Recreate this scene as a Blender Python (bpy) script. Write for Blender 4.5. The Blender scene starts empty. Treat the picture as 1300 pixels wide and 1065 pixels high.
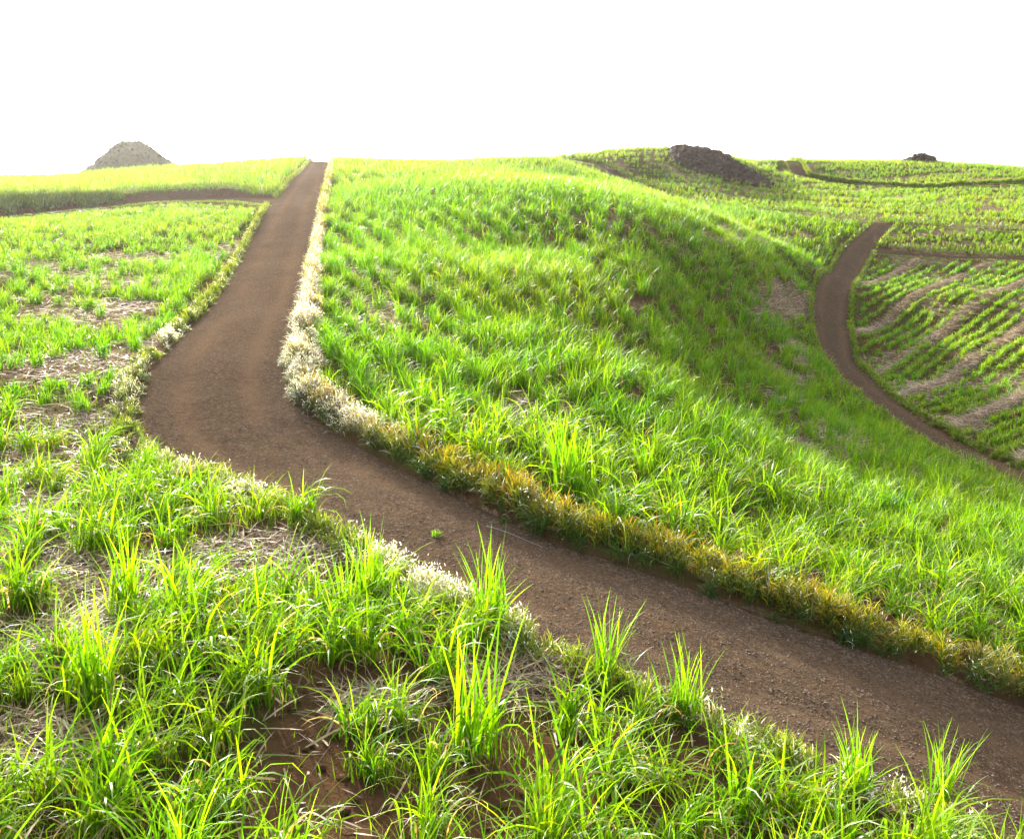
import bpy, math, time
import numpy as np
from mathutils import Vector
T0 = time.time()
rng = np.random.default_rng(11)
scene = bpy.context.scene
COL = scene.collection
PI = math.pi

# ------------------------------------------------------------------ camera model
F = 1276.0; CU, CV = 650.0, 487.0; HOR = 224.0
PITCH = math.atan((CV - HOR) / F)
cp, sp = math.cos(PITCH), math.sin(PITCH)

def ray(u, v):
    a = (np.asarray(u, float) - CU) / F; b = (CV - np.asarray(v, float)) / F
    return a, cp + b * sp, -sp + b * cp            # x, y, z of the view direction

def project(x, y, z):
    d = y * cp - z * sp
    w = y * sp + z * cp
    d = np.where(d < .1, .1, d)
    return CU + F * x / d, CV - F * w / d

# ------------------------------------------------------------------ noise
class Noise:
    def __init__(s, seed):
        s.t = np.random.default_rng(seed).random((256, 256))
    def __call__(s, x, y, scale=1.0, octs=1):
        r = 0.0; a = 1.0; tot = 0.0
        for o in range(octs):
            X = np.asarray(x) / scale * 2**o + 17.3 * o; Y = np.asarray(y) / scale * 2**o + 5.1 * o
            i = np.floor(X).astype(int); j = np.floor(Y).astype(int)
            fx = X - i; fy = Y - j
            fx = fx * fx * (3 - 2 * fx); fy = fy * fy * (3 - 2 * fy)
            i0 = i & 255; i1 = (i + 1) & 255; j0 = j & 255; j1 = (j + 1) & 255
            t = s.t
            r = r + a * ((t[i0, j0] * (1 - fx) + t[i1, j0] * fx) * (1 - fy) + (t[i0, j1] * (1 - fx) + t[i1, j1] * fx) * fy)
            tot += a; a *= .5
        return r / tot
n1, n2, n3, n4 = Noise(1), Noise(2), Noise(3), Noise(4)
def sstep(a, b, x):
    t = np.clip((np.asarray(x) - a) / (b - a), 0, 1)
    return t * t * (3 - 2 * t)

# ------------------------------------------------------------------ terrain: heights surveyed at (pixel, metres ahead)
CP = [
 # left field and beyond
 (0,1000,8.6),(0,850,10.9),(0,700,14.8),(0,550,22.5),(0,450,31),(0,350,47),(0,300,62),(0,278,78),(0,252,96),(0,236,120),(0,229,150),
 (200,1000,8.6),(200,850,10.9),(200,700,15.2),(200,610,20),(200,420,34),(200,330,52),(200,278,73),(200,254,90),(200,232,108),(200,221,130),(200,217,148),
 (100,228,150),(300,330,52),(300,212,146),(310,240,95),(230,262,84),
 (-150,1000,8.3),(-150,550,22),(-150,350,46),(-150,286,75),(-150,240,120),(-150,232,150),
 # first road
 (400,204,142),(405,225,100),(400,260,73),(360,300,60),(340,350,44),(320,400,34),(290,450,29),(270,520,24.3),(330,580,21.5),(450,600,20.3),(600,690,16.5),(800,770,14.2),
 (1000,860,12.6),(1200,950,11.6),(1300,1000,11.3),(1450,1050,11.3),
 (450,800,13),(450,1000,9),(700,1000,9.4),(900,1050,9),
 # central hill
 (500,500,26.5),(500,400,36),(500,300,56),(500,240,85),(500,211,145),(600,208,152),
 (700,600,20.8),(700,500,27.5),(700,400,38.5),(700,330,53),(700,262,64),(700,235,82),(700,206,150),
 (780,500,29),(780,395,42),(780,345,50),(780,275,61),(780,252,76),
 (600,500,27),(600,400,37),(600,300,56),(600,235,90),
 (850,650,20),(850,550,27.5),(850,440,43),(850,360,52),(850,296,61),(850,276,78),
 (950,600,26),(950,500,43),(950,455,53),(950,390,62),(950,335,70),(950,306,84),(950,280,116),
 (1000,700,20.5),(1000,500,50),(1000,420,67),(1000,355,78),(1000,325,91),
 (1100,620,36),(1150,750,18.5),(1300,800,18.5),(1300,700,27),(1200,620,36),(1450,850,18.5),(1450,720,28),
 # valley road
 (1320,615,42),(1450,680,36),(1200,565,50),(1100,500,60),(1065,450,73),(1053,400,84),(1067,350,97),(1100,306,107),(1122,284,115),
 # right fields
 (1300,560,50),(1300,500,61),(1200,500,61),(1200,450,71),(1300,420,77),(1200,380,86),(1300,350,96),(1200,325,104),(1300,330,103),(1300,294,118),(1200,289,117),
 (1450,560,50),(1450,420,77),(1450,335,103),(1450,298,120),(1450,240,170),(1450,222,205),
 # ditch and far hill
 (1045,276,119),(975,269,126),(876,256,136),(808,234,150),(740,208,163),
 (1100,255,145),(1200,243,168),(1300,236,172),(1050,241,162),(1018,226,182),(1010,208,192),(1100,207,205),(1200,208,212),(1300,215,208),
 (930,252,144),(930,235,154),(980,236,160),(930,215,166),(860,236,149),(860,214,160),(780,229,154),(780,205,162),(760,197,169),(800,192,170),(860,192,172),(930,202,175),
 (1180,225,188),
]
def tp(r2):
    return 0.5 * r2 * np.log(r2 + 1e-9)
cpts = []
for u, v, Y in CP:
    a, b, c = ray(u, v); k = Y / b
    cpts.append((a * k, Y, c * k))
for x, y, z in [(0,0,-4.9),(-10,0,-5.2),(10,2,-6),(0,-15,-5),(-30,-10,-5),(30,-5,-8),(-60,20,-6),(60,20,-11),(60,-30,-9),(0,-60,-6),(-60,-60,-6),
                (-100,80,-3),(-120,150,-3),(110,60,-12),(140,120,-8),(160,200,-1),(-150,220,-9),(-60,210,-7),(-20,210,-5),(20,220,-4),(50,260,-3),(100,270,-3),(160,270,-6),
                (-60,300,-22),(40,320,-18),(140,340,-20),(0,-200,-8),(-200,0,-8),(200,0,-12),(230,250,-12)]:
    cpts.append((x, y, z))
cpts = np.array(cpts)
SC = 50.0
PX = cpts[:, :2] / SC
n = len(PX)
A = tp(((PX[:, None] - PX[None]) ** 2).sum(-1)) + np.eye(n) * 2e-5
Q = np.c_[np.ones(n), PX]
M = np.block([[A, Q], [Q.T, np.zeros((3, 3))]])
W = np.linalg.solve(M, np.r_[cpts[:, 2], 0, 0, 0])
def tps(x, y):
    x = np.atleast_1d(np.asarray(x, float)); y = np.atleast_1d(np.asarray(y, float))
    out = np.empty(x.size); X = x.ravel() / SC; Y = y.ravel() / SC
    for s in range(0, X.size, 40000):
        xs, ys = X[s:s+40000], Y[s:s+40000]
        r2 = (xs[:, None] - PX[:, 0]) ** 2 + (ys[:, None] - PX[:, 1]) ** 2
        out[s:s+40000] = tp(r2) @ W[:n] + W[n] + W[n+1] * xs + W[n+2] * ys
    return out.reshape(x.shape)
def base_z(x, y):
    x = np.atleast_1d(np.asarray(x, float)); y = np.atleast_1d(np.asarray(y, float))
    z = tps(x, y)
    r = np.hypot(x, y - 60)
    w = sstep(210, 420, r)
    z = z * (1 - w) + (-40.0) * w
    d = np.hypot(x, y)
    return z + (n1(x, y, 7, 2) - .5) * .25 * sstep(5, 30, d)

def cast(px):
    """pixels -> points on the ground"""
    px = np.array(px, float)
    a, b, c = ray(px[:, 0], px[:, 1])
    ys = 5 * (300 / 5) ** np.linspace(0, 1, 900)
    k = ys[None] / b[:, None]
    X = a[:, None] * k; Z = c[:, None] * k
    G = tps(X, np.broadcast_to(ys[None], X.shape))
    below = Z < G
    out = []
    for i in range(len(px)):
        j = np.argmax(below[i])
        if not below[i].any() or j == 0:
            out.append((np.nan, np.nan)); continue
        g0 = Z[i, j-1] - G[i, j-1]; g1 = Z[i, j] - G[i, j]; t = g0 / (g0 - g1)
        Y = ys[j-1] + (ys[j] - ys[j-1]) * t
        out.append((a[i] / b[i] * Y, Y))
    return np.array(out)

def resample(P, step):
    P = P[~np.isnan(P).any(1)] if P.ndim == 2 else P
    for _ in range(2):                                   # Chaikin
        Qs = [P[:1]]
        Qs.append(np.stack([P[:-1] * .75 + P[1:] * .25, P[:-1] * .25 + P[1:] * .75], 1).reshape(-1, P.shape[1]))
        Qs.append(P[-1:]); P = np.concatenate(Qs)
    s = np.r_[0, np.cumsum(np.hypot(*(np.diff(P[:, :2], axis=0).T)))]
    m = max(2, int(s[-1] / step))
    t = np.linspace(0, s[-1], m)
    return np.stack([np.interp(t, s, P[:, k]) for k in range(P.shape[1])], 1)

R1 = [((1420,1130),(1420,940)),((1300,1068),(1300,893)),((1130,1005),(1180,850)),((1000,948),(1080,818)),((870,890),(970,778)),((760,835),(870,738)),
 ((680,790),(780,708)),((600,752),(690,682)),((530,718),(615,650)),((470,685),(550,618)),((400,650),(490,592)),((330,622),(440,564)),((250,597),(400,538)),
 ((195,568),(372,515)),((178,530),(359,490)),((186,490),(358,465)),((210,450),(363,440)),((238,418),(370,415)),((265,392),(376,392)),((290,360),(384,360)),
 ((308,330),(390,330)),((322,298),(396,300)),((338,270),(402,272)),((352,250),(407,250)),((368,233),(411,233)),((384,217),(415,217)),((391,209),(417,209))]
R2 = [((1420,680),(1420,652)),((1300,622),(1300,598)),((1230,590),(1240,571)),((1170,560),(1185,541)),((1115,524),(1140,514)),((1078,495),(1110,490)),((1052,464),(1090,464)),
 ((1037,432),(1077,432)),((1031,400),(1073,400)),((1035,375),(1078,372)),((1047,350),(1088,350)),((1065,326),(1102,326)),((1085,306),(1116,306)),((1105,287),(1135,287)),((1109,283),(1139,283))]
def pair_road(R, name, tail=None):
    L = cast([p[0] for p in R]); Rr = cast([p[1] for p in R])
    ok = ~(np.isnan(L).any(1) | np.isnan(Rr).any(1))
    P = np.c_[L, Rr][ok]
    mid = (P[:, :2] + P[:, 2:]) / 2; wd = np.hypot(*(P[:, :2] - P[:, 2:]).T)
    print(name, [(round(m[0],1), round(m[1],1), round(w,2)) for m, w in zip(mid, wd)])
    # centreline with half width measured across the road's direction
    tang = np.gradient(mid, axis=0); tang /= np.hypot(*tang.T)[:, None]
    nrm = np.c_[-tang[:, 1], tang[:, 0]]
    hw = np.abs(((P[:, :2] - P[:, 2:]) * nrm).sum(1)) / 2
    C = np.c_[mid, hw]
    C = np.r_[[[C[0,0] - (C[1,0]-C[0,0]) / np.hypot(*(C[1,:2]-C[0,:2])) * t, C[0,1] - (C[1,1]-C[0,1]) / np.hypot(*(C[1,:2]-C[0,:2])) * t, C[0,2]] for t in (14, 9, 5, 2)], C]
    if tail is not None:
        e = C[-1].copy(); d = tang[-2]
        C = np.r_[C, [[e[0] + d[0] * t, e[1] + d[1] * t, e[2]] for t in tail]]
    return resample(C, .35)
def thin_track(px, hw, tail=None, head=None):
    P = cast(px); P = P[~np.isnan(P).any(1)]
    P = np.c_[P, np.full(len(P), hw)]
    if tail is not None: P = np.r_[P, [[*tail, hw]]]
    return resample(P, .6)
road1 = pair_road(R1, 'R1', tail=(8, 20, 35))
road2 = pair_road(R2, 'R2')
track_left = thin_track([(375,256),(345,255),(300,252),(240,252),(185,254),(130,262),(60,268),(0,275),(-120,285),(-260,292)], 1.7)
branch = thin_track([(1095,317),(1110,318),(1150,322),(1200,325.5),(1300,329),(1400,333),(1520,336)], .8)
ditch = thin_track([(729,204),(774,216),(808,232),(850,248),(876,256),(901,260),(975,269),(1045,276),(1108,282),(1140,284),(1200,289),(1300,294),(1420,299)], .5)
farroad = thin_track([(1010,211),(1012,216),(1018,225),(1050,231),(1100,236),(1180,240),(1300,234),(1420,228)], 1.25)
farroad = np.r_[[[farroad[0,0] - (farroad[6,0]-farroad[0,0]) * t, farroad[0,1] - (farroad[6,1]-farroad[0,1]) * t, 1.25] for t in (5, 4, 3, 2, 1)], farroad]
ROADS = [road1, road2, track_left, branch, ditch, farroad]

def road_dist(x, y, C, R=9):
    """distance outside the road's edge (negative inside)"""
    best = np.full(x.shape, 99.0)
    bx0, bx1 = C[:, 0].min() - R, C[:, 0].max() + R; by0, by1 = C[:, 1].min() - R, C[:, 1].max() + R
    m = np.where((x > bx0) & (x < bx1) & (y > by0) & (y < by1))[0]
    D = C[::2]
    for s in range(0, m.size, 20000):
        q = m[s:s+20000]
        d = np.hypot(x[q][:, None] - D[:, 0], y[q][:, None] - D[:, 1]) - D[:, 2]
        best[q] = d.min(1)
    return best
DEPTH = [.20, .20, .30, .22, .25, .22]
def bank(x, y):
    d = road_dist(x, y, track_left) 
    yl = np.interp(x, track_left[::-1, 0], track_left[::-1, 1])
    return (.5 + .9 * sstep(-34, -46, x)) * sstep(.0, .7, d) * sstep(16, 4, d) * (y > yl) * sstep(-22.5, -26, x)
def ground(x, y, want_d=False):
    x = np.atleast_1d(np.asarray(x, float)).ravel(); y = np.atleast_1d(np.asarray(y, float)).ravel()
    z = base_z(x, y) + bank(x, y); dm = np.full(x.shape, 99.0); c = np.zeros(x.shape)
    for C, dp in zip(ROADS, DEPTH):
        d = road_dist(x, y, C)
        c = np.maximum(c, dp * sstep(.35, -.12, d)); dm = np.minimum(dm, d)
    return (z - c, dm) if want_d else z - c

# ------------------------------------------------------------------ fields, by pixel outline
POLY = {
 'left':   [(-600,1500),(1700,1500),(1300,1070),(1000,950),(760,836),(600,753),(470,686),(330,622),(195,570),(178,530),(186,490),(238,418),(290,360),(322,298),(340,262),(240,258),(130,268),(0,280),(-600,310)],
 'farleft':[(-600,286),(0,268),(130,256),(240,247),(350,249),(393,203),(400,120),(-600,120)],
 'centre': [(417,150),(740,150),(735,203),(774,216),(808,232),(850,248),(901,260),(975,269),(1045,276),(1108,283),(1065,326),(1032,390),(1050,462),(1115,525),(1300,622),(1900,900),(1900,1300),(1300,896),(1000,790),(690,682),(400,538),(359,480)],
 'right':  [(1073,400),(1085,360),(1105,322),(1200,328),(1700,345),(1900,800),(1300,598),(1140,514),(1090,464)],
 'strip':  [(1108,313),(1140,285),(1200,290),(1700,312),(1700,338),(1200,323)],
}
def inpoly(u, v, poly):
    c = np.zeros(u.shape, bool); k = len(poly)
    for i in range(k):
        x1, y1 = poly[i]; x2, y2 = poly[i-1]
        if y1 == y2: continue
        m = ((y1 > v) != (y2 > v)) & (u < (x2 - x1) * (v - y1) / (y2 - y1) + x1)
        c ^= m
    return c
def zone(x, y, z):
    u, v = project(x, y, z)
    out = np.full(x.shape, 'far', dtype='U8')
    for k in ('strip', 'right', 'centre', 'farleft', 'left'):
        out[inpoly(u, v, POLY[k])] = k
    return out, u, v

# row directions in plan
def rowdir(p, q):
    P = cast([p, q]); d = P[1] - P[0]; return d / np.hypot(*d)
RD = {'centre': rowdir((500, 300), (760, 470)), 'right': rowdir((1117, 468), (1290, 363)), 'left': np.array([.86, .5]), 'farleft': np.array([.95, .3]), 'strip': np.array([.98, -.1])}
print('rowdirs', RD)
D1 = cast([(1106, 428), (1117, 468), (1162, 509)])
rn = np.array([-RD['right'][1], RD['right'][0]])
WR0 = D1 @ rn; print('windrow offsets', WR0)
WSTEP = abs(WR0[2] - WR0[0]) / 2; WOFF = WR0[1]

def straw_mask(x, y, z):
    """where dry cane trash lies (0..1)"""
    zn, u, v = zone(x, y, z)
    s = sstep(.58, .72, n2(x, y, 3.2, 2)) * .6
    # windrows in the right field
    q = (x * rn[0] + y * rn[1] - WOFF) / WSTEP + (n3(x, y, 20) - .5) * .22
    wr = np.abs(q - np.round(q)) * WSTEP
    m = zn == 'right'
    s = np.where(m, np.maximum(s * .8, sstep(.8, .25, wr) * sstep(.2, .4, n4(x, y, 5, 2))), s)
    # contour streaks far away
    m = (zn == 'far') | (zn == 'strip')
    c = z + (n3(x, y, 25, 2) - .5) * 2.6
    st = np.abs(((c * 1.15) % 1.0) - .5) * 2
    s = np.where(m, np.maximum(s * .7, sstep(.5, .8, st) * sstep(.22, .42, n4(x, y, 14, 2))), s)
    s = np.where(zn == 'centre', s * .5, s)
    # bare patch at the foot of the hill
    for (pu, pv, ru, rv) in [(990, 385, 42, 34), (1000, 470, 32, 45), (860, 262, 60, 9), (950, 300, 90, 14), (40, 765, 200, 90), (20, 640, 90, 45), (330, 710, 105, 38), (640, 860, 80, 40), (330, 800, 60, 30), (60, 940, 100, 40), (470, 900, 60, 30), (60, 600, 90, 35), (110, 470, 130, 30), (130, 400, 110, 22), (60, 345, 120, 16), (210, 430, 40, 25), (60, 540, 90, 22), (170, 330, 90, 9), (1040, 560, 60, 30), (500, 380, 70, 40), (690, 520, 60, 30)]:
        e = ((u - pu) / ru) ** 2 + ((v - pv) / rv) ** 2
        s = np.maximum(s, sstep(1.4, .3, e) * sstep(.26, .55, n4(x, y, 2.5, 2)) * .92)
    return s

# ------------------------------------------------------------------ mesh + material helpers
def mesh_obj(name, V, Fq, mat, col=None, smooth=True, kind=None, extra=None):
    me = bpy.data.meshes.new(name)
    V = np.ascontiguousarray(V, np.float32); Fq = np.ascontiguousarray(Fq, np.int32)
    k = Fq.shape[1]
    me.vertices.add(len(V)); me.vertices.foreach_set('co', V.ravel())
    me.loops.add(Fq.size); me.loops.foreach_set('vertex_index', Fq.ravel())
    me.polygons.add(len(Fq))
    me.polygons.foreach_set('loop_start', np.arange(0, Fq.size, k, dtype=np.int32))
    me.polygons.foreach_set('loop_total', np.full(len(Fq), k, np.int32))
    if smooth: me.polygons.foreach_set('use_smooth', np.ones(len(Fq), bool))
    me.update()
    if col is not None:
        at = me.color_attributes.new('Col', 'FLOAT_COLOR', 'POINT')
        c = np.ones((len(V), 4), np.float32); c[:, :3] = np.clip(col, 0, 1)
        at.data.foreach_set('color', c.ravel())
    for nm, arr in (extra or {}).items():
        at = me.attributes.new(nm, 'FLOAT', 'POINT'); at.data.foreach_set('value', np.asarray(arr, np.float32))
    me.materials.append(mat)
    o = bpy.data.objects.new(name, me); COL.objects.link(o)
    if kind: o['kind'] = kind
    return o
def tag(o, label=None, cat=None, group=None, kind=None):
    if label: o['label'] = label
    if cat: o['category'] = cat
    if group: o['group'] = group
    if kind: o['kind'] = kind
    return o

class NT:
    def __init__(s, name):
        s.m = bpy.data.materials.new(name); s.m.use_nodes = True
        s.t = s.m.node_tree; s.t.nodes.clear()
        s.out = s.t.nodes.new('ShaderNodeOutputMaterial')
    def n(s, ty, **kw):
        nd = s.t.nodes.new(ty)
        for k, v in kw.items():
            if k in nd.inputs.keys(): nd.inputs[k].default_value = v
            else: setattr(nd, k, v)
        return nd
    def l(s, a, b): s.t.links.new(a, b)
    def mix(s, fac, a, b, bt='MIX'):
        nd = s.t.nodes.new('ShaderNodeMix'); nd.data_type = 'RGBA'; nd.blend_type = bt
        for i, v in ((0, fac), (6, a), (7, b)):
            if hasattr(v, 'links'): s.l(v, nd.inputs[i])
            else: nd.inputs[i].default_value = v if not isinstance(v, tuple) else (*v[:3], 1)
        return nd.outputs[2]
    def noise(s, scale, detail=4, rough=.55, vec=None):
        nd = s.n('ShaderNodeTexNoise'); nd.inputs['Scale'].default_value = scale
        nd.inputs['Detail'].default_value = detail; nd.inputs['Roughness'].default_value = rough
        if vec is not None: s.l(vec, nd.inputs['Vector'])
        return nd.outputs[0]
    def ramp(s, fac, lo, hi):
        nd = s.n('ShaderNodeMapRange'); s.l(fac, nd.inputs[0])
        nd.inputs[1].default_value = lo; nd.inputs[2].default_value = hi; return nd.outputs[0]

def leaf_material(name, trans=.5, rough=.38, spec=.5, tint=(1.35, 1.2, .5)):
    N = NT(name)
    at = N.n('ShaderNodeAttribute'); at.attribute_name = 'Col'
    p = N.n('ShaderNodeBsdfPrincipled'); N.l(at.outputs['Color'], p.inputs['Base Color'])
    p.inputs['Roughness'].default_value = rough; p.inputs['Specular IOR Level'].default_value = spec
    tr = N.n('ShaderNodeBsdfTranslucent')
    N.l(N.mix(1.0, at.outputs['Color'], tint, 'MULTIPLY'), tr.inputs['Color'])
    ms = N.n('ShaderNodeMixShader'); ms.inputs[0].default_value = trans
    N.l(p.outputs[0], ms.inputs[1]); N.l(tr.outputs[0], ms.inputs[2]); N.l(ms.outputs[0], N.out.inputs[0])
    return N.m
M_leaf = leaf_material('cane_leaf', .58, .42, .28)
M_verge = leaf_material('verge_grass', .45, .5, .35, (1.3, 1.15, .6))
M_straw = leaf_material('dry_straw', .2, .6, .25, (1.1, 1.0, .8))

def soil_material():
    N = NT('field_soil')
    tc = N.n('ShaderNodeTexCoord').outputs['Object']
    big = N.noise(.35, 5, .6, tc); mid = N.noise(3.0, 6, .65, tc); fine = N.noise(28, 5, .7, tc)
    soil = N.mix(N.ramp(mid, .35, .65), (.06, .030, .016), (.125, .066, .034))
    soil = N.mix(N.ramp(big, .35, .65), soil, (.09, .055, .032))
    # trash strands: stretched noise in two directions
    def strands(rot, sc):
        mp = N.n('ShaderNodeMapping'); N.l(tc, mp.inputs[0]); mp.inputs['Rotation'].default_value = (0, 0, rot); mp.inputs['Scale'].default_value = (sc, sc * .12, sc)
        return N.noise(1.0, 3, .6, mp.outputs[0])
    s1 = N.ramp(strands(.5, 22), .42, .62); s2 = N.ramp(strands(-.8, 26), .42, .62)
    mx = N.n('ShaderNodeMath', operation='MAXIMUM'); N.l(s1, mx.inputs[0]); N.l(s2, mx.inputs[1])
    straw = N.mix(mx.outputs[0], (.09, .06, .038), (.30, .215, .14))
    at = N.n('ShaderNodeAttribute'); at.attribute_name = 'straw'
    ad = N.n('ShaderNodeMath', operation='ADD'); N.l(at.outputs['Fac'], ad.inputs[0]); N.l(fine, ad.inputs[1])
    pt = N.noise(1.6, 5, .7, tc)
    straw = N.mix(N.ramp(pt, .42, .62), straw, (.10, .065, .036))
    f = N.ramp(ad.outputs[0], .62, .95)
    col = N.mix(f, soil, straw)
    gr = N.n('ShaderNodeAttribute'); gr.attribute_name = 'green'
    g = N.mix(N.ramp(fine, .35, .65), (.025, .055, .006), (.06, .12, .012))
    col = N.mix(gr.outputs['Fac'], col, g)
    p = N.n('ShaderNodeBsdfPrincipled'); N.l(col, p.inputs['Base Color']); p.inputs['Roughness'].default_value = 1.0; p.inputs['Specular IOR Level'].default_value = 0.0
    b = N.n('ShaderNodeBump'); b.inputs['Strength'].default_value = .8; b.inputs['Distance'].default_value = .08
    hs = N.n('ShaderNodeMath', operation='ADD'); N.l(fine, hs.inputs[0]); N.l(mid, hs.inputs[1])
    N.l(hs.outputs[0], b.inputs['Height']); N.l(b.outputs[0], p.inputs['Normal']); N.l(p.outputs[0], N.out.inputs[0])
    return N.m
def road_material():
    N = NT('road_dirt')
    tc = N.n('ShaderNodeTexCoord').outputs['Object']
    big = N.noise(.5, 5, .6, tc); mid = N.noise(5, 6, .7, tc); fine = N.noise(45, 4, .75, tc)
    c = N.mix(N.ramp(big, .3, .7), (.062, .043, .029), (.100, .072, .050))
    c = N.mix(N.ramp(mid, .4, .7), c, (.13, .083, .05))
    c = N.mix(N.ramp(fine, .5, .68), c, (.022, .014, .009))
    sp_ = N.noise(13, 3, .8, tc)
    c = N.mix(N.ramp(sp_, .55, .68), c, (.20, .145, .10)); c = N.mix(N.ramp(sp_, .42, .30), c, (.03, .02, .013))
    ru = N.n('ShaderNodeAttribute'); ru.attribute_name = 'rut'
    c = N.mix(ru.outputs['Fac'], c, N.mix(N.ramp(mid, .35, .7), (.115, .072, .043), (.15, .098, .06)))
    vo = N.n('ShaderNodeTexVoronoi'); N.l(tc, vo.inputs['Vector']); vo.inputs['Scale'].default_value = 22
    c = N.mix(N.ramp(vo.outputs['Distance'], .28, .12), c, N.mix(vo.outputs['Color'], (.12, .075, .045), (.26, .18, .12)))
    p = N.n('ShaderNodeBsdfPrincipled'); N.l(c, p.inputs['Base Color']); p.inputs['Roughness'].default_value = 1.0; p.inputs['Specular IOR Level'].default_value = 0.0
    b = N.n('ShaderNodeBump'); b.inputs['Strength'].default_value = 1.0; b.inputs['Distance'].default_value = .07
    hs = N.n('ShaderNodeMath', operation='MULTIPLY_ADD'); N.l(fine, hs.inputs[0]); hs.inputs[1].default_value = .5; N.l(mid, hs.inputs[2])
    N.l(hs.outputs[0], b.inputs['Height']); N.l(b.outputs[0], p.inputs['Normal']); N.l(p.outputs[0], N.out.inputs[0])
    return N.m
def stone_material(name, a, b_, scale=3):
    N = NT(name)
    tc = N.n('ShaderNodeTexCoord').outputs['Object']
    n_ = N.noise(scale, 6, .65, tc); g = N.noise(scale * 9, 4, .7, tc)
    c = N.mix(N.ramp(n_, .35, .65), a, b_); c = N.mix(N.ramp(g, .5, .75), c, tuple(.6 * q for q in a))
    p = N.n('ShaderNodeBsdfPrincipled'); N.l(c, p.inputs['Base Color']); p.inputs['Roughness'].default_value = .9
    bm = N.n('ShaderNodeBump'); bm.inputs['Strength'].default_value = .7; bm.inputs['Distance'].default_value = .1; N.l(g, bm.inputs['Height']); N.l(bm.outputs[0], p.inputs['Normal'])
    N.l(p.outputs[0], N.out.inputs[0]); return N.m
M_soil, M_road = soil_material(), road_material()
M_stone = stone_material('dark_basalt', (.030, .016, .008), (.080, .046, .026))
M_pebble = stone_material('road_stone', (.10, .062, .04), (.26, .18, .125), 6)
M_olive = stone_material('olive_rubble', (.035, .030, .006), (.075, .062, .012))  # olive brown rubble of the left mound
M_rock = stone_material('pale_rock', (.22, .19, .17), (.42, .38, .35), 4)

# ------------------------------------------------------------------ ground sheet (polar grid around the viewpoint, reaches the horizon)
th = np.concatenate([np.linspace(-PI, -.75, 120, endpoint=False), np.linspace(-.75, .75, 760, endpoint=False), np.linspace(.75, PI, 120, endpoint=False)])
rr = [0.6]
while rr[-1] < 3500:
    r = rr[-1]; rr.append(r * (1.0135 if 6 < r < 230 else 1.06) + .02)
rr = np.array(rr)
TH, RR = np.meshgrid(th, rr)
gx = (RR * np.sin(TH)).ravel(); gy = (RR * np.cos(TH)).ravel()
gz, gd = ground(gx, gy, True)
near = np.hypot(gx, gy)
st = straw_mask(gx, gy, gz)
zn, gu, gv = zone(gx, gy, gz)
q = (gx * rn[0] + gy * rn[1] - WOFF) / WSTEP + (n3(gx, gy, 20) - .5) * .22
wr = np.abs(q - np.round(q)) * WSTEP
gz = gz + np.where(zn == 'right', .24 * sstep(.8, .1, wr) * sstep(.2, .4, n4(gx, gy, 5, 2)) * sstep(.8, 2.5, gd), 0)
gz = gz + (n2(gx, gy, .5, 2) - .5) * .10 * sstep(.2, .8, gd) * (near < 120)
bk = road_dist(gx, gy, track_left); cut = (bk < 1.2); st = np.where(cut, 0, st)
green = np.clip(sstep(.35, .7, n3(gx, gy, 2.0, 3)) * .55 + sstep(60, 240, near) * .35, 0, .8) * (1 - st) * sstep(.0, .5, gd) * (~cut)
nr, nt = len(rr), len(th)
i = np.arange(nr - 1)[:, None]; j = np.arange(nt)[None]
j2 = (j + 1) % nt
Fq = np.stack([i * nt + j, i * nt + j2, (i + 1) * nt + j2, (i + 1) * nt + j], -1).reshape(-1, 4)[:, ::-1]
V = np.c_[gx, gy, gz]
# centre fan as quads onto one vertex pair
V = np.r_[V, [[0, 0, float(gz[:nt].mean())]]]
cidx = len(V) - 1
fan = np.stack([np.arange(nt)[::2], (np.arange(nt)[::2] + 1) % nt, (np.arange(nt)[::2] + 2) % nt, np.full(nt // 2, cidx)], 1)[:, ::-1]
Fq = np.r_[Fq, fan]
mesh_obj('ground', V, Fq, M_soil, kind='structure', extra={'straw': np.r_[st, 0], 'green': np.r_[green, 0]})
print('ground', len(V), time.time() - T0)

def make_road(C, name, across, lift=.0, depth=.2):
    P = C[:, :2]; t = np.gradient(P, axis=0); t /= np.hypot(*t.T)[:, None]
    for _ in range(3): t[1:-1] = (t[:-2] + t[1:-1] * 2 + t[2:]) / 4
    nm = np.c_[-t[:, 1], t[:, 0]]
    s = np.linspace(-1, 1, across)
    X = P[:, 0][:, None] + nm[:, 0][:, None] * s * (C[:, 2][:, None] + .45)
    Y = P[:, 1][:, None] + nm[:, 1][:, None] * s * (C[:, 2][:, None] + .45)
    Z = base_z(X.ravel(), Y.ravel()).reshape(X.shape)
    off = np.abs(s)[None] * (C[:, 2][:, None] + .45)
    rut = np.exp(-((off - .85) / .3) ** 2)
    Z = Z - depth + .13 - .045 * rut + (n2(X, Y, .8, 3) - .5) * .05 + lift
    Z -= .25 * sstep(C[:, 2][:, None] + .1, C[:, 2][:, None] + .45, off)      # the edge dips under the verge
    na = across; ni = len(P)
    i = np.arange(ni - 1)[:, None]; j = np.arange(na - 1)[None]
    Fq = np.stack([i * na + j, (i + 1) * na + j, (i + 1) * na + j + 1, i * na + j + 1], -1).reshape(-1, 4)
    # orient upward
    a = np.array([X.ravel()[Fq[0]], Y.ravel()[Fq[0]]]).T
    if np.cross(a[1] - a[0], a[2] - a[1]) < 0: Fq = Fq[:, ::-1]
    return mesh_obj(name, np.c_[X.ravel(), Y.ravel(), Z.ravel()], Fq, M_road, kind='structure',
                    extra={'rut': (rut * .8 * sstep(.25, .6, n3(X, Y, 2.5, 3))).ravel()})
make_road(road1, 'dirt_road', 31)
make_road(road2, 'valley_road', 21)
make_road(track_left, 'field_track', 13, .0, .3)
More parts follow.
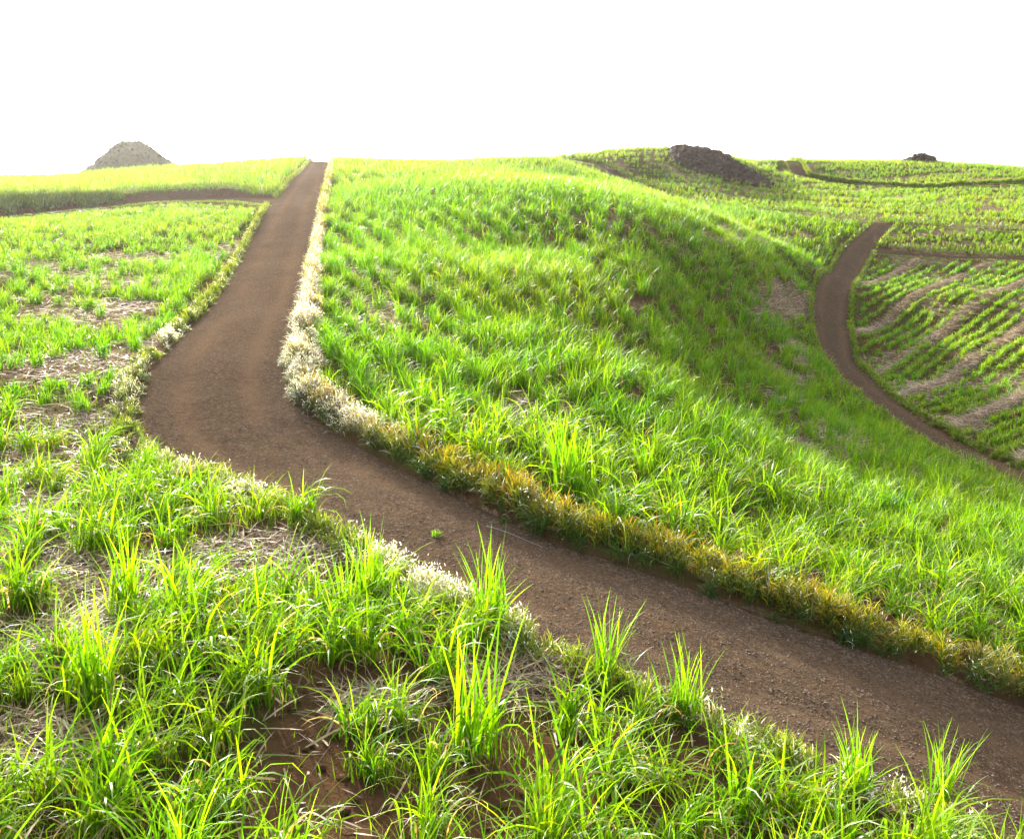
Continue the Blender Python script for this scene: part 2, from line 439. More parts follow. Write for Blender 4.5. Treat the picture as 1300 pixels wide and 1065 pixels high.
make_road(branch, 'branch_track', 9, .006, .22)
make_road(ditch, 'ditch_path', 7, .009, .25)
make_road(farroad, 'hill_road', 9, .003, .22)

# ------------------------------------------------------------------ blades
def blade_mesh(P, az, lean, bend, L, w, c0, c1, S, roll=None, ctip=None, cpow=1.0):
    N = len(P); t = np.linspace(0, 1, S + 1)
    d = np.stack([np.cos(az), np.sin(az), np.zeros(N)], 1); up = np.array([0, 0, 1.0])
    perp = np.stack([-np.sin(az), np.cos(az), np.zeros(N)], 1)
    roll = rng.normal(0, .55, N) if roll is None else roll
    pos = P.copy(); V = np.empty((N, S + 1, 2, 3)); C = np.empty((N, S + 1, 2, 3))
    for k in range(S + 1):
        a = lean + bend * t[k] ** 1.3
        tan = np.sin(a)[:, None] * d + np.cos(a)[:, None] * up
        nor = np.cos(a)[:, None] * d - np.sin(a)[:, None] * up
        side = np.cos(roll)[:, None] * perp + np.sin(roll)[:, None] * nor
        prof = min(1.0, .55 + 1.8 * t[k]) * (1 - t[k] ** 2.2) + .04
        V[:, k, 0] = pos - side * (w * prof / 2)[:, None]; V[:, k, 1] = pos + side * (w * prof / 2)[:, None]
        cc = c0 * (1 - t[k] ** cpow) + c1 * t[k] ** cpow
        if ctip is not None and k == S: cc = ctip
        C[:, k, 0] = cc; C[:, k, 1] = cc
        pos = pos + tan * (L / S)[:, None]
    b = (np.arange(N) * (S + 1) * 2)[:, None]
    k = np.arange(S)[None] * 2
    Fq = np.stack([b + k, b + k + 1, b + k + 3, b + k + 2], -1).reshape(-1, 4)
    return V.reshape(-1, 3), C.reshape(-1, 3), Fq
def join(parts):
    Vs, Cs, Fs = [], [], []; o = 0
    for V, C, Fq in parts:
        Vs.append(V); Cs.append(C); Fs.append(Fq + o); o += len(V)
    return np.concatenate(Vs), np.concatenate(Cs), np.concatenate(Fs)

GREENS = np.array([[.098, .265, .003], [.142, .325, .003], [.06, .185, .004], [.205, .385, .004], [.118, .295, .003]])
def cane(P, nb, S, w, size, hue, dry=.05, white=.03, bk=1.0):
    """P tuft bases, nb blades each"""
    n_ = len(P)
    if n_ == 0: return np.zeros((0, 3)), np.zeros((0, 3)), np.zeros((0, 4), int)
    N = n_ * nb; idx = np.repeat(np.arange(n_), nb)
    az = rng.uniform(-PI, PI, N)
    # a light wind leans the leaves towards +x
    sz = size[idx]
    off = rng.normal(0, .075, (N, 2)) * (.6 + sz)[:, None]
    B = P[idx] + np.c_[off, np.zeros(N) - .02]
    lean = np.abs(rng.normal(.12, .2, N)); bend = rng.gamma(3.0, .52 * bk, N)
    L = sz * rng.uniform(.45, 1.15, N)
    wx = np.cos(az) + .45; wy = np.sin(az) - .05; az = np.arctan2(wy, wx)
    W = w * rng.uniform(.6, 1.3, N)
    g = GREENS[rng.integers(0, len(GREENS), N)] * rng.uniform(.6, 1.25, (N, 1))
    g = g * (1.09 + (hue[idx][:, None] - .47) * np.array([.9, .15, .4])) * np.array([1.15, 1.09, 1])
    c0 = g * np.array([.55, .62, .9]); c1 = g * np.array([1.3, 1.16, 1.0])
    d = rng.random(N) < dry
    c0[d] = np.array([.34, .25, .12]) * rng.uniform(.7, 1.2, (d.sum(), 1)); c1[d] = np.array([.5, .40, .25]); bend[d] += .9; L[d] *= .8
    ct = c1.copy(); wt = rng.random(N) < white
    ct[wt] = (.72, .70, .62)  # some tips near white: dried ends, and leaf glints put into the colour
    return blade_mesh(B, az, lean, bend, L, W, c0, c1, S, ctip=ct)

# tuft positions, row by row
def rows(zn_name, spacing, along, R0, R1, x0, x1, y0, y1):
    d = RD[zn_name]; nn = np.array([-d[1], d[0]])
    cx, cy = (x0 + x1) / 2, (y0 + y1) / 2; ext = np.hypot(x1 - x0, y1 - y0) / 2 + 2
    a = np.arange(-ext, ext, along); b = np.arange(-ext, ext, spacing)
    A_, B_ = np.meshgrid(a, b); A_ = A_.ravel() + rng.normal(0, along * .28, A_.size); B_ = B_.ravel() + rng.normal(0, spacing * .10, B_.size)
    B_ += (n1(A_ + 300, B_, 15) - .5) * 2.0
    x = cx + d[0] * A_ + nn[0] * B_; y = cy + d[1] * A_ + nn[1] * B_
    r = np.hypot(x, y)
    m = (x > x0) & (x < x1) & (y > y0) & (y < y1) & (r > R0) & (r < R1) & (np.abs(x) < y * .8 + 5)
    return x[m], y[m]
pts = []
def gather(zname, spacing, along, R0, R1, box, keep):
    x, y = rows(zname if zname in RD else 'left', spacing, along, R0, R1, *box)
    z, dm = ground(x, y, True)
    zz, u, v = zone(x, y, z)
    s = straw_mask(x, y, z)
    dtl = road_dist(x, y, track_left)
    thin = np.minimum(np.minimum(road_dist(x, y, ditch), road_dist(x, y, branch)), road_dist(x, y, farroad))
    m = (zz == zname) & (dm > .85) & (dtl > 2.0) & (thin > 2.0) & (rng.random(x.size) < keep(x, y, z, s)) & (v < 1300) & (u > -260) & (u < 1620)
    return np.c_[x, y, z][m]
RD['far'] = np.array([.97, -.25])
F_ = {}
F_['left'] = gather('left', 1.05, .5, 4.5, 130, (-95, 40, 3, 110), lambda x, y, z, s: np.clip(1.0 - .8 * s, 0, 1) * (.55 + .55 * sstep(.3, .5, n3(x, y, 2.4, 2))))
F_['farleft'] = gather('farleft', 1.3, .7, 60, 210, (-120, 5, 60, 200), lambda x, y, z, s: .95 + 0 * x)
F_['centre'] = gather('centre', 1.32, .46, 9, 215, (-40, 90, 8, 200), lambda x, y, z, s: np.clip(1.05 - .80 * s, 0, 1) * (.65 + .35 * sstep(.34, .5, n3(x, y, 1.6, 2))))
F_['right'] = gather('right', 1.1, .42, 35, 130, (10, 110, 30, 120), lambda x, y, z, s: np.clip(1.0 - 1.1 * s, 0, 1))
F_['strip'] = gather('strip', 1.4, .6, 80, 150, (30, 120, 80, 140), lambda x, y, z, s: np.clip(1.0 - .7 * s, 0, 1))
F_['far'] = gather('far', 1.4, .6, 100, 260, (-10, 190, 95, 250), lambda x, y, z, s: np.clip(1.0 - .85 * s, 0.0, 1) * .9)
for k, v in F_.items(): print(k, len(v))

SIZE = {'left': .9, 'farleft': .95, 'centre': .95, 'right': .58, 'strip': .65, 'far': .68}
LOD = [(0, 17, 80, 5, .021), (17, 30, 66, 4, .020), (30, 55, 60, 3, .024), (55, 100, 36, 3, .038), (100, 300, 22, 2, .06)]
FIELD = {
 'left': ('cane_field', 'young bright green cane growing left of the winding dirt road, with dry straw between its tufts', 'cane'),
 'farleft': ('cane_field', 'sunlit cane on the rise beyond the left field track, below the pointed mound', 'cane'),
 'centre': ('cane_field', 'large bright green cane field covering the rounded hill between the two dirt roads', 'cane'),
 'right': ('cane_field', 'cane rows alternating with pale straw windrows right of the valley road', 'cane'),
 'strip': ('cane_field', 'narrow strip of low cane between the branch track and the ditch path on the right', 'cane'),
 'far': ('cane_field', 'far cane fields on the back slope around the dark stone heap', 'cane')}
# the tufts that show largest become things of their own
allp = []
for k in ('left', 'centre'):
    P = F_[k]; u, v = project(P[:, 0], P[:, 1], P[:, 2])
    r = np.hypot(P[:, 0], P[:, 1]); inside = (u > -20) & (u < 1320) & (v < 1110)
    for q_ in np.where(inside)[0]: allp.append((r[q_] * (1.0 if k == 'left' else 1.05), k, q_, u[q_], v[q_]))
allp.sort(key=lambda t: t[0])
N_IND = 270
ind = allp[:N_IND]
print('individual tufts reach', ind[-1][0])
for k in F_:
    P = F_[k]
    used = np.zeros(len(P), bool)
    for t in ind:
        if t[1] == k: used[t[2]] = True
    P = P[~used]; r = np.hypot(P[:, 0], P[:, 1]); parts = []
    for a, b, nb, S, w in LOD:
        Q_ = P[(r >= a) & (r < b)]
        if len(Q_) == 0: continue
        size = SIZE[k] * (.72 + .56 * n4(Q_[:, 0], Q_[:, 1], 2.0, 2)) * rng.uniform(.8, 1.2, len(Q_))
        size *= (.45 + .55 * sstep(2, 9, road_dist(Q_[:, 0], Q_[:, 1], track_left, 12))) * (1 - .32 * sstep(17, 30, np.hypot(Q_[:, 0], Q_[:, 1]))) if k == 'left' else 1
        hue = np.clip(n2(Q_[:, 0], Q_[:, 1], 9, 3) + rng.normal(0, .12, len(Q_)) + (.12 if k in ('far', 'strip', 'farleft') else 0), 0, 1)
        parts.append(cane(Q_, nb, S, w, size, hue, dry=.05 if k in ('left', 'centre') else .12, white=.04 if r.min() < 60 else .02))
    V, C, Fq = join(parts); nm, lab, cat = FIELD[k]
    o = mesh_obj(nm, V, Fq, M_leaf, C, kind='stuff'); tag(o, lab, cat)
    print(k, len(Fq), time.time() - T0)

# individual tufts: a dozen grown meshes, copied
protos = []
for q_ in range(14):
    sz = np.array([rng.uniform(.85, 1.15)]); tall = q_ >= 11
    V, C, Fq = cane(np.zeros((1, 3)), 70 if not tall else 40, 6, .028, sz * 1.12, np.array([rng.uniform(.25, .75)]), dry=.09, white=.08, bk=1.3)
    if tall:   # upright spiky tufts
        N = 26; az = rng.uniform(-PI, PI, N)
        g = GREENS[rng.integers(0, 5, N)] * np.array([1.2, 1.15, 1])
        Vb, Cb, Fb = blade_mesh(np.c_[rng.normal(0, .09, (N, 2)), np.zeros(N)], az, np.abs(rng.normal(.12, .10, N)), rng.uniform(.05, .5, N), rng.uniform(.9, 1.55, N), rng.uniform(.022, .036, N), g * .8, g * 1.2, 6)
        V, C, Fq = join([(V, C, Fq), (Vb, Cb, Fb)])
    protos.append((V, C, Fq, tall))
meshes = []
def tuft_obj(pi):
    V, C, Fq, tall = protos[pi]
    if pi < len(meshes) and meshes[pi]:
        o = bpy.data.objects.new('cane_tuft', meshes[pi]); COL.objects.link(o); return o
    o = mesh_obj('cane_tuft', V, Fq, M_leaf, C)
    meshes[pi] = o.data; return o
meshes = [None] * 14
# hand placed: the upright tufts that stand out against the road
special = [
 ((620, 800), 11, 1.0, 'upright spiky green cane tuft rising against the road below the dry stick'),
 ((765, 872), 12, .95, 'spiky cane tuft whose long blades cross the road right of the middle'),
 ((866, 915), 13, .8, 'narrow upright cane tuft at the road edge, right of the two spiky ones'),
 ((1190, 1010), 12, .85, 'arching cane tuft leaning right at the bottom edge beside the road'),
 ((1085, 1015), 11, .7, 'short stiff cane tuft at the bottom edge, left of the arching tuft'),
 ((600, 960), 11, 1.15, 'tall dense cane tuft with vertical blades left of the pale rounded stone'),
 ((385, 660), 3, 1.05, 'dense cane tuft at the inner bend of the road with drooping tips over the dirt'),
 ((250, 770), 5, 1.15, 'broad cane tuft with arching leaves behind the bare straw patch on the left'),
 ((120, 900), 12, 1.1, 'big cane tuft at lower left with dark heart and long thin blades'),
]
sp_xy = cast([s[0] for s in special])
for (px_, pi, sc, lab), xy in zip(special, sp_xy):
    o = tuft_obj(pi); o.location = (xy[0], xy[1], float(ground(xy[:1], xy[1:])[0])); o.scale = (sc,) * 3
    o.rotation_euler = (0, 0, rng.uniform(-.4, .4))
    tag(o, lab, 'cane tuft', 'cane tufts along the near side of the road')
for r_, k, q_, u, v in ind:
    P = F_[k][q_]
    if np.min(np.hypot(sp_xy[:, 0] - P[0], sp_xy[:, 1] - P[1])) < .35: continue
    o = tuft_obj(int(rng.integers(0, 11)) if rng.random() > .05 else int(rng.integers(11, 14)))
    o.location = P; s = (.72 + .5 * float(n4(P[0], P[1], 2.0, 2))) * rng.uniform(.75, 1.2) * (.95 if k == 'left' else 1.0)
    o.scale = (s, s, s * rng.uniform(.9, 1.1)); o.rotation_euler = (0, 0, rng.uniform(-.9, .9))
    if k == 'left':
        tag(o, 'green arching cane tuft in the near field left of the dirt road', 'cane tuft', 'cane tufts in the near field')
    else:
        tag(o, 'green cane tuft with arching leaves just behind the orange tipped grass hedge', 'cane tuft', 'cane tufts behind the hedge')
print('tufts', time.time() - T0)

# ------------------------------------------------------------------ undergrowth: low weeds between the tufts
def scatter(nmax, R0, R1, half=.64):
    r = np.sqrt(rng.uniform(R0**2, R1**2, nmax)); a = rng.uniform(-half, half, nmax)
    return r * np.sin(a), r * np.cos(a)
parts_by = {}
for R0, R1, cnt, S, w, hh in [(6, 16, 26000, 3, .010, .30), (16, 30, 52000, 2, .014, .32), (30, 60, 90000, 2, .025, .32), (60, 110, 120000, 1, .05, .30), (110, 210, 150000, 1, .09, .32)]:
    x, y = scatter(cnt, R0, R1); z, dm = ground(x, y, True); zz, u, v = zone(x, y, z); s = straw_mask(x, y, z)
    dens = sstep(.4, .65, n3(x, y, 1.7, 3))
    m = (dm > .45) & (rng.random(cnt) < dens * (1 - .85 * s) + .06) & (u > -200) & (u < 1560) & (v < 1250)
    x, y, z = x[m], y[m], z[m]; N = len(x)
    g = GREENS[rng.integers(0, 5, N)] * rng.uniform(.6, 1.1, (N, 1)) * np.array([1.1, .95, 1])
    parts_by.setdefault('w', []).append(blade_mesh(np.c_[x, y, z - .02], rng.uniform(-PI, PI, N), rng.uniform(0, .6, N), rng.uniform(.2, 1.3, N), hh * rng.uniform(.4, 1.2, N), np.full(N, w) * rng.uniform(.7, 1.4, N), g * .8, g * 1.1, S))
V, C, Fq = join(parts_by['w'])
tag(mesh_obj('weeds', V, Fq, M_leaf, C, kind='stuff'), 'low green weeds and grass growing between the cane tufts', 'weeds')
print('weeds', len(Fq), time.time() - T0)

# ------------------------------------------------------------------ dry straw lying on the ground
parts = []
for R0, R1, cnt, S, w, L in [(6, 14, 75000, 3, .018, .42), (14, 26, 90000, 3, .018, .45), (26, 60, 110000, 2, .028, .5), (60, 115, 110000, 1, .055, .6), (115, 200, 60000, 1, .09, .7)]:
    x, y = scatter(cnt, R0, R1)
    if R0 == 60:
        aa = rng.uniform(.2, .62, 260000); rr_ = rng.uniform(40, 110, 260000); x = np.r_[x, rr_ * np.sin(aa)]; y = np.r_[y, rr_ * np.cos(aa)]; cnt = len(x)
    z, dm = ground(x, y, True); s = straw_mask(x, y, z); zz, u, v = zone(x, y, z)
    m = (dm > .5) & (rng.random(cnt) < s ** 1.3 * (.75 if R0 < 26 else .9) + .03) & (u > -200) & (u < 1560) & (v < 1250)
    x, y, z, zz = x[m], y[m], z[m], zz[m]; N = len(x)
    q = (x * rn[0] + y * rn[1] - WOFF) / WSTEP + (n3(x, y, 20) - .5) * .22
    wr_ = np.abs(q - np.round(q)) * WSTEP
    z = z + np.where(zz == 'right', .24 * sstep(.8, .1, wr_) * sstep(.2, .4, n4(x, y, 5, 2)), 0)
    c = (np.array([.33, .245, .15]) if R0 < 26 else np.array([.42, .33, .22])) * rng.uniform(.25, 1.5, (N, 1)) * (1 + rng.normal(0, .07, (N, 3)))
    parts.append(blade_mesh(np.c_[x, y, z + rng.uniform(.0, .08, N)], rng.uniform(-PI, PI, N), rng.normal(1.45, .14, N), rng.normal(.12, .25, N), L * rng.uniform(.2, 1.5, N), w * rng.uniform(.3, 1.7, N), c, c * 1.1, S, roll=rng.normal(0, .5, N)))
V, C, Fq = join(parts)
tag(mesh_obj('dry_straw', V, Fq, M_straw, C, kind='stuff'), 'pale dry cane straw lying in patches and rows on the soil', 'straw')
print('straw', len(Fq), time.time() - T0)

# ------------------------------------------------------------------ verges and hedges beside the roads
def side_line(C, side, off):
    P = C[:, :2]; t = np.gradient(P, axis=0); t /= np.hypot(*t.T)[:, None]
    for _ in range(6): t[1:-1] = (t[:-2] + t[1:-1] * 2 + t[2:]) / 4
    nm = np.c_[-t[:, 1], t[:, 0]]
    s = C[:, 2][:, None] + off
    return P + nm * s * side, nm * side
def verge(C, side, width, height, name, label, cat, off=.10, xmax=None, kind=None, palette='yellow', r0=0, r1=999, ymin=-99, dens=1.0, gap=None):
    L_, nm = side_line(C, side, off)
    if xmax is not None: kx = L_[:, 0] < xmax; L_, nm = L_[kx], nm[kx]
    r = np.hypot(*L_.T)
    parts = []
    for a, b, per_m2, S, w in [(0, 18, 900, 4, .014), (18, 30, 700, 3, .017), (30, 60, 330, 3, .026), (60, 110, 110, 2, .05), (110, 260, 40, 2, .09)]:
        seg = np.where((r >= max(a, r0)) & (r < min(b, r1)) & (L_[:, 1] > ymin) & (np.abs(L_[:, 0]) < L_[:, 1] * .8 + 7))[0]
        if len(seg) < 2: continue
        step = np.hypot(*(L_[1] - L_[0])); step = max(step, .3)
        N = int(len(seg) * step * width * per_m2 * dens)
        k = rng.choice(seg, N); k1 = np.minimum(k + 1, len(L_) - 1); f = rng.random(N)[:, None]
        base = L_[k] * (1 - f) + L_[k1] * f; nn = nm[k]
        q = rng.random(N)                               # 0 road side .. 1 field side
        wv = width * (1 - .45 * sstep(24, 45, np.hypot(base[:, 0], base[:, 1]))) * (1 + .35 * (n3(base[:, 0], base[:, 1], 1.1, 2) - .5) * 2)
        X = base + nn * (q * wv)[:, None] + rng.normal(0, .03, (N, 2))
        cl = n4(X[:, 0], X[:, 1], .55, 2)               # clumps
        if gap is not None:
            kk = rng.random(N) < sstep(gap - .1, gap + .1, n1(X[:, 0], X[:, 1], 1.5, 2)) ; X, q, nn, cl = X[kk], q[kk], nn[kk], cl[kk]; N = len(X)
        if a < 60:                                      # gather the blades into tussocks
            nc = max(4, int(N / 34)); ci = rng.choice(N, nc); own = rng.integers(0, nc, N)
            X = X[ci][own] + rng.normal(0, .05, (N, 2)); q = q[ci][own]; nn = nn[ci][own]; cl = rng.random(nc)[own]
        z, dm = ground(X[:, 0], X[:, 1], True)
        kk = dm > -.02; X, q, nn, cl, z = X[kk], q[kk], nn[kk], cl[kk], z[kk]; N = len(X)
        dome = np.sqrt(np.clip(1 - (2 * q - 1) ** 2, .05, 1)) * .75 + .25
        big = (.55 + .4 * cl + .5 * n2(X[:, 0], X[:, 1], 1.4)); rise = height * dome * big * rng.uniform(.0, .62, N); L2 = height * .62 * (.6 + .4 * dome) * big * rng.uniform(.6, 1.2, N); z = z + rise
        out = -(1 - 2 * q)                              # lean away from the middle of the strip
        az = np.arctan2(nn[:, 1] * out, nn[:, 0] * out) + rng.normal(0, 1.5, N)
        lean = np.abs(2 * q - 1) * .45 + np.abs(rng.normal(0, .3, N)); bend = rng.uniform(.3, 2.0, N) * (.6 + np.abs(2 * q - 1))
        var = rng.uniform(.7, 1.3, (N, 1))
        if palette == 'hedge':
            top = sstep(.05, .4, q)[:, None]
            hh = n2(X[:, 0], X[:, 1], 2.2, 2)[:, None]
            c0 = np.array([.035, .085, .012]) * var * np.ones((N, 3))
            shade_side_c = np.array([.07, .16, .015]); orange = np.array([.74, .36, .02]); yel = np.array([.58, .56, .02])  # road-side blades darker: shade of that face put into the colour
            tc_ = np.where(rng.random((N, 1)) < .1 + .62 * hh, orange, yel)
            c1 = shade_side_c * (1 - top) + tc_ * top; c1 = c1 * var
            # pale seeded stretch towards the bend and up the hill
            sy = X[:, 1]
            pale = rng.random(N) < np.clip(sstep(19.5, 25, sy + X[:, 0] * -.15) * (.5 + .9 * (n1(X[:, 0], X[:, 1], 1.6, 2) - .3)), 0.03, .9) * (.45 + .5 * sstep(.35, .6, n3(X[:, 0], X[:, 1], 1.0, 2)))
            c1[pale] = np.array([.80, .82, .98]) * rng.uniform(.8, 1.15, (pale.sum(), 1)); c0[pale] = np.array([.16, .14, .05])
        elif palette == 'whiteyellow':
            c0 = np.array([.07, .15, .015]) * var * np.ones((N, 3)); c1 = np.array([.40, .46, .03]) * var
            pale = rng.random(N) < np.clip((n1(X[:, 0], X[:, 1], 1.8, 2) - .40) * 2.2, .02, .7) * (.12 + .88 * sstep(36, 30, X[:, 1]))
            c1[pale] = np.array([.80, .82, .92]); c0[pale] = np.array([.22, .22, .08])
        else:
            c0 = np.array([.06, .16, .01]) * var * np.ones((N, 3)); c1 = np.array([.34, .44, .015]) * var
            d_ = rng.random(N) < .08; c1[d_] = (.55, .42, .2)
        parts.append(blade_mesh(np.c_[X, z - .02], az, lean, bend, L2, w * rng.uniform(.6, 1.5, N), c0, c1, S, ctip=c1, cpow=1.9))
        if palette != 'yellow' and a < 60:
            sel = np.where(pale)[0]; M_ = int(len(sel) * 1.0)
            if M_ > 10:
                k = rng.choice(sel, M_)
                Pf = np.c_[X[k], z[k] + L2[k] * .75] + rng.normal(0, .05, (M_, 3))
                wc = np.array([.86, .88, 1.0]) * rng.uniform(.75, 1.1, (M_, 1))
                parts.append(blade_mesh(Pf, rng.uniform(-PI, PI, M_), rng.uniform(0, 1.6, M_), rng.uniform(-.5, .5, M_), rng.uniform(.03, .08, M_), np.full(M_, .018 if a < 30 else .035), wc, wc, 2))
    V, C_, Fq = join(parts)
    print(name, len(Fq))
    return tag(mesh_obj(name, V, Fq, M_verge, C_, kind=kind), label, cat)
# find which side is which: road1 runs from the lower right away; its field-hill side is to the right of travel
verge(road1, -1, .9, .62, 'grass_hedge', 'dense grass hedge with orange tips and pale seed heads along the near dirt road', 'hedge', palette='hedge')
verge(road1, 1, .7, .36, 'grass_verge', 'low yellow green grass border with white seed heads on the camera side of the near dirt road', 'grass verge', palette='whiteyellow', kind='stuff', gap=.16)
verge(road2, -1, .7, .5, 'grass_verge', 'bright grass border along the right edge of the valley road', 'grass verge', kind='stuff')
verge(road2, 1, .7, .5, 'grass_verge', 'bright grass border along the left edge of the valley road', 'grass verge', kind='stuff')
for C, nm in ((track_left, 'left field track'), (branch, 'branch track'), (ditch, 'ditch path'), (farroad, 'far hill road')):
    for s_, w_ in ((1, 'one'), (-1, 'other')):
        # do not plant verges across the mouths of the other roads
        side = 'near' if side_line(C, s_, .1)[0][:, 1].mean() < C[:, 1].mean() else 'far'
        verge(C, s_, .7, .2 if side == 'near' else 1.0, 'grass_verge', f'grass border along the {side} edge of the {nm}', 'grass verge', kind='stuff', off=.9 if C is track_left and side == 'far' else .1)
verge(track_left, 1 if side_line(track_left, 1, .1)[0][:, 1].mean() > track_left[:, 1].mean() else -1, 1.2, 1.1, 'grass_verge', 'tall shaded grass covering the bank above the left field track', 'grass verge', kind='stuff', off=.0, xmax=-34, dens=2.2)
print('verges', time.time() - T0)

# ------------------------------------------------------------------ stones
def rock_vf(n_seg=8, n_ring=6, seed=0, rough=.25):
    r_ = np.random.default_rng(seed)
    ph = np.linspace(0, PI, n_ring); th_ = np.linspace(0, 2 * PI, n_seg, endpoint=False)
    PH, TT = np.meshgrid(ph, th_, indexing='ij')
    d = np.stack([np.sin(PH) * np.cos(TT), np.sin(PH) * np.sin(TT), np.cos(PH)], -1).reshape(-1, 3)
    ax = r_.normal(size=(7, 3)); ax /= np.linalg.norm(ax, axis=1)[:, None]; h = r_.uniform(.55, .95, 7)
    dd = d @ ax.T
    rad = np.min(np.where(dd > .05, h[None] / np.maximum(dd, .05), 9), 1); rad = np.minimum(rad, 1.0) * (1 + r_.normal(0, rough * .15, len(d)))
    rad[:n_seg] = rad[:n_seg].mean(); rad[-n_seg:] = rad[-n_seg:].mean()
    v = d * rad[:, None]
    i = np.arange(n_ring - 1)[:, None]; j = np.arange(n_seg)[None]; j2 = (j + 1) % n_seg
    f = np.stack([i * n_seg + j, (i + 1) * n_seg + j, (i + 1) * n_seg + j2, i * n_seg + j2], -1).reshape(-1, 4)
    return v, f
RV = [rock_vf(6, 4, s) for s in range(8)]
RVH = [rock_vf(14, 10, s + 50) for s in range(6)]
def stones(P, size, lib=RV, flat=.6):
    Vs, Fs = [], []; o = 0
    for q_ in range(len(lib)):
        v, f = lib[q_]; m = np.arange(len(P)) % len(lib) == q_
        Pq = P[m]; s = size[m]; N = len(Pq)
        if N == 0: continue
        a = rng.uniform(0, 2 * PI, N); sc = s[:, None] * rng.uniform(.7, 1.3, (N, 3)) * np.array([1, 1, flat])
        vv = v[None] * sc[:, None]; ca, sa = np.cos(a)[:, None], np.sin(a)[:, None]
        X = vv[..., 0] * ca - vv[..., 1] * sa; Y = vv[..., 0] * sa + vv[..., 1] * ca
        W_ = np.stack([X, Y, vv[..., 2]], -1) + Pq[:, None]
        Vs.append(W_.reshape(-1, 3)); Fs.append((f[None] + (np.arange(N) * len(v))[:, None, None]).reshape(-1, 4) + o); o += N * len(v)
    return np.concatenate(Vs), np.concatenate(Fs)
# loose gravel on both roads
def gravel(C, cnt, rmax, smin, smax, depth=.2):
    r = np.hypot(C[:, 0], C[:, 1]); seg = np.where(r < rmax)[0]
    pr = 1 / r[seg] ** 1.3; k = rng.choice(seg, cnt, p=pr / pr.sum())
    t = np.gradient(C[:, :2], axis=0); t /= np.hypot(*t.T)[:, None]
    q = rng.uniform(-1, 1, cnt); q = np.sign(q) * np.abs(q) ** .75
    X = C[k, :2] + np.c_[-t[k, 1], t[k, 0]] * (q * C[k, 2])[:, None] + t[k] * rng.uniform(-.2, .2, (cnt, 1))
    off = np.abs(q) * C[k, 2]
    z = base_z(X[:, 0], X[:, 1]) - depth + .13 - .045 * np.exp(-((off - .85) / .3) ** 2) + (n2(X[:, 0], X[:, 1], .8, 3) - .5) * .05
    return np.c_[X, z], smin + (smax - smin) * rng.random(cnt) ** 5
P_, s_ = gravel(road1, 90000, 70, .004, .024)
V, Fq = stones(P_, s_)
tag(mesh_obj('gravel', V, Fq, M_pebble, smooth=False, kind='stuff'), 'loose small stones and clods scattered over the near dirt road', 'gravel')
P_, s_ = gravel(road2, 2500, 200, .02, .09)
V, Fq = stones(P_, s_)
tag(mesh_obj('gravel', V, Fq, M_pebble, smooth=False, kind='stuff'), 'loose small stones on the valley road', 'gravel')

# clods of earth between the tufts
x, y = scatter(16000, 6, 30); z, dm = ground(x, y, True); m = (dm > .2) & (rng.random(16000) < .75)
V, Fq = stones(np.c_[x, y, z][m], (.012 + .07 * rng.random(16000) ** 5)[m])
tag(mesh_obj('clods', V, Fq, M_soil, smooth=False, kind='stuff'), 'brown clods of earth between the cane tufts', 'clods')
# single stones at the bottom edge
for px_, s, lab in [((812, 985), .16, 'pale rounded stone at the bottom edge below the middle tufts'), ((150, 985), .2, 'dark flat stone half hidden under the cane at the lower left'), ((845, 990), .10, 'small brown stone touching the pale rounded stone at the bottom edge')]:
    xy = cast([px_])[0]; v, f = rock_vf(18, 12, int(px_[0]))
    v = v * s * np.array([1.3, 1, .7])
    o = mesh_obj('stone', v, f, M_rock if 'pale' in lab else M_pebble if 'brown' in lab else M_stone)
    o.location = (xy[0], xy[1], float(ground(xy[:1], xy[1:])[0]) + s * .25); o.rotation_euler = (0, .1, px_[0])
    tag(o, lab, 'stone')
# a dry stick and a sprig on the road
pp = cast([(617, 668), (690, 692)])
zz_ = base_z(pp[:, 0], pp[:, 1]) - .02
tt = np.linspace(0, 1, 9); ring = np.linspace(0, 2 * PI, 6, endpoint=False)
cen = np.c_[pp[0, 0] + (pp[1, 0] - pp[0, 0]) * tt, pp[0, 1] + (pp[1, 1] - pp[0, 1]) * tt + .05 * np.sin(tt * 5), zz_[0] + (zz_[1] - zz_[0]) * tt + .01]
V = np.concatenate([c + np.c_[np.zeros(6), np.cos(ring), np.sin(ring)] * (.010 * (1.1 - .6 * t_)) for c, t_ in zip(cen, tt)])
i = np.arange(8)[:, None]; j = np.arange(6)[None]
Fq = np.stack([i * 6 + j, i * 6 + (j + 1) % 6, (i + 1) * 6 + (j + 1) % 6, (i + 1) * 6 + j], -1).reshape(-1, 4)
o = mesh_obj('dry_stick', V, Fq, M_straw, np.full((len(V), 3), .22)); tag(o, 'thin pale dry stick lying on the road beside the hedge', 'stick')
xy = cast([(555, 676)])[0]; N = 30
V, C_, Fq = blade_mesh(np.c_[rng.normal(0, .05, (N, 2)), np.zeros(N)], rng.uniform(-PI, PI, N), rng.uniform(.3, 1.0, N), rng.uniform(.3, 1, N), rng.uniform(.06, .16, N), np.full(N, .02), np.tile([.1, .25, .02], (N, 1)), np.tile([.16, .35, .02], (N, 1)), 3)
o = mesh_obj('weed_sprig', V, Fq, M_leaf, C_); o.location = (xy[0], xy[1], float(base_z(xy[:1], xy[1:])[0]) - .07); tag(o, 'tiny green weed sprig growing alone in the middle of the dirt road', 'weed')

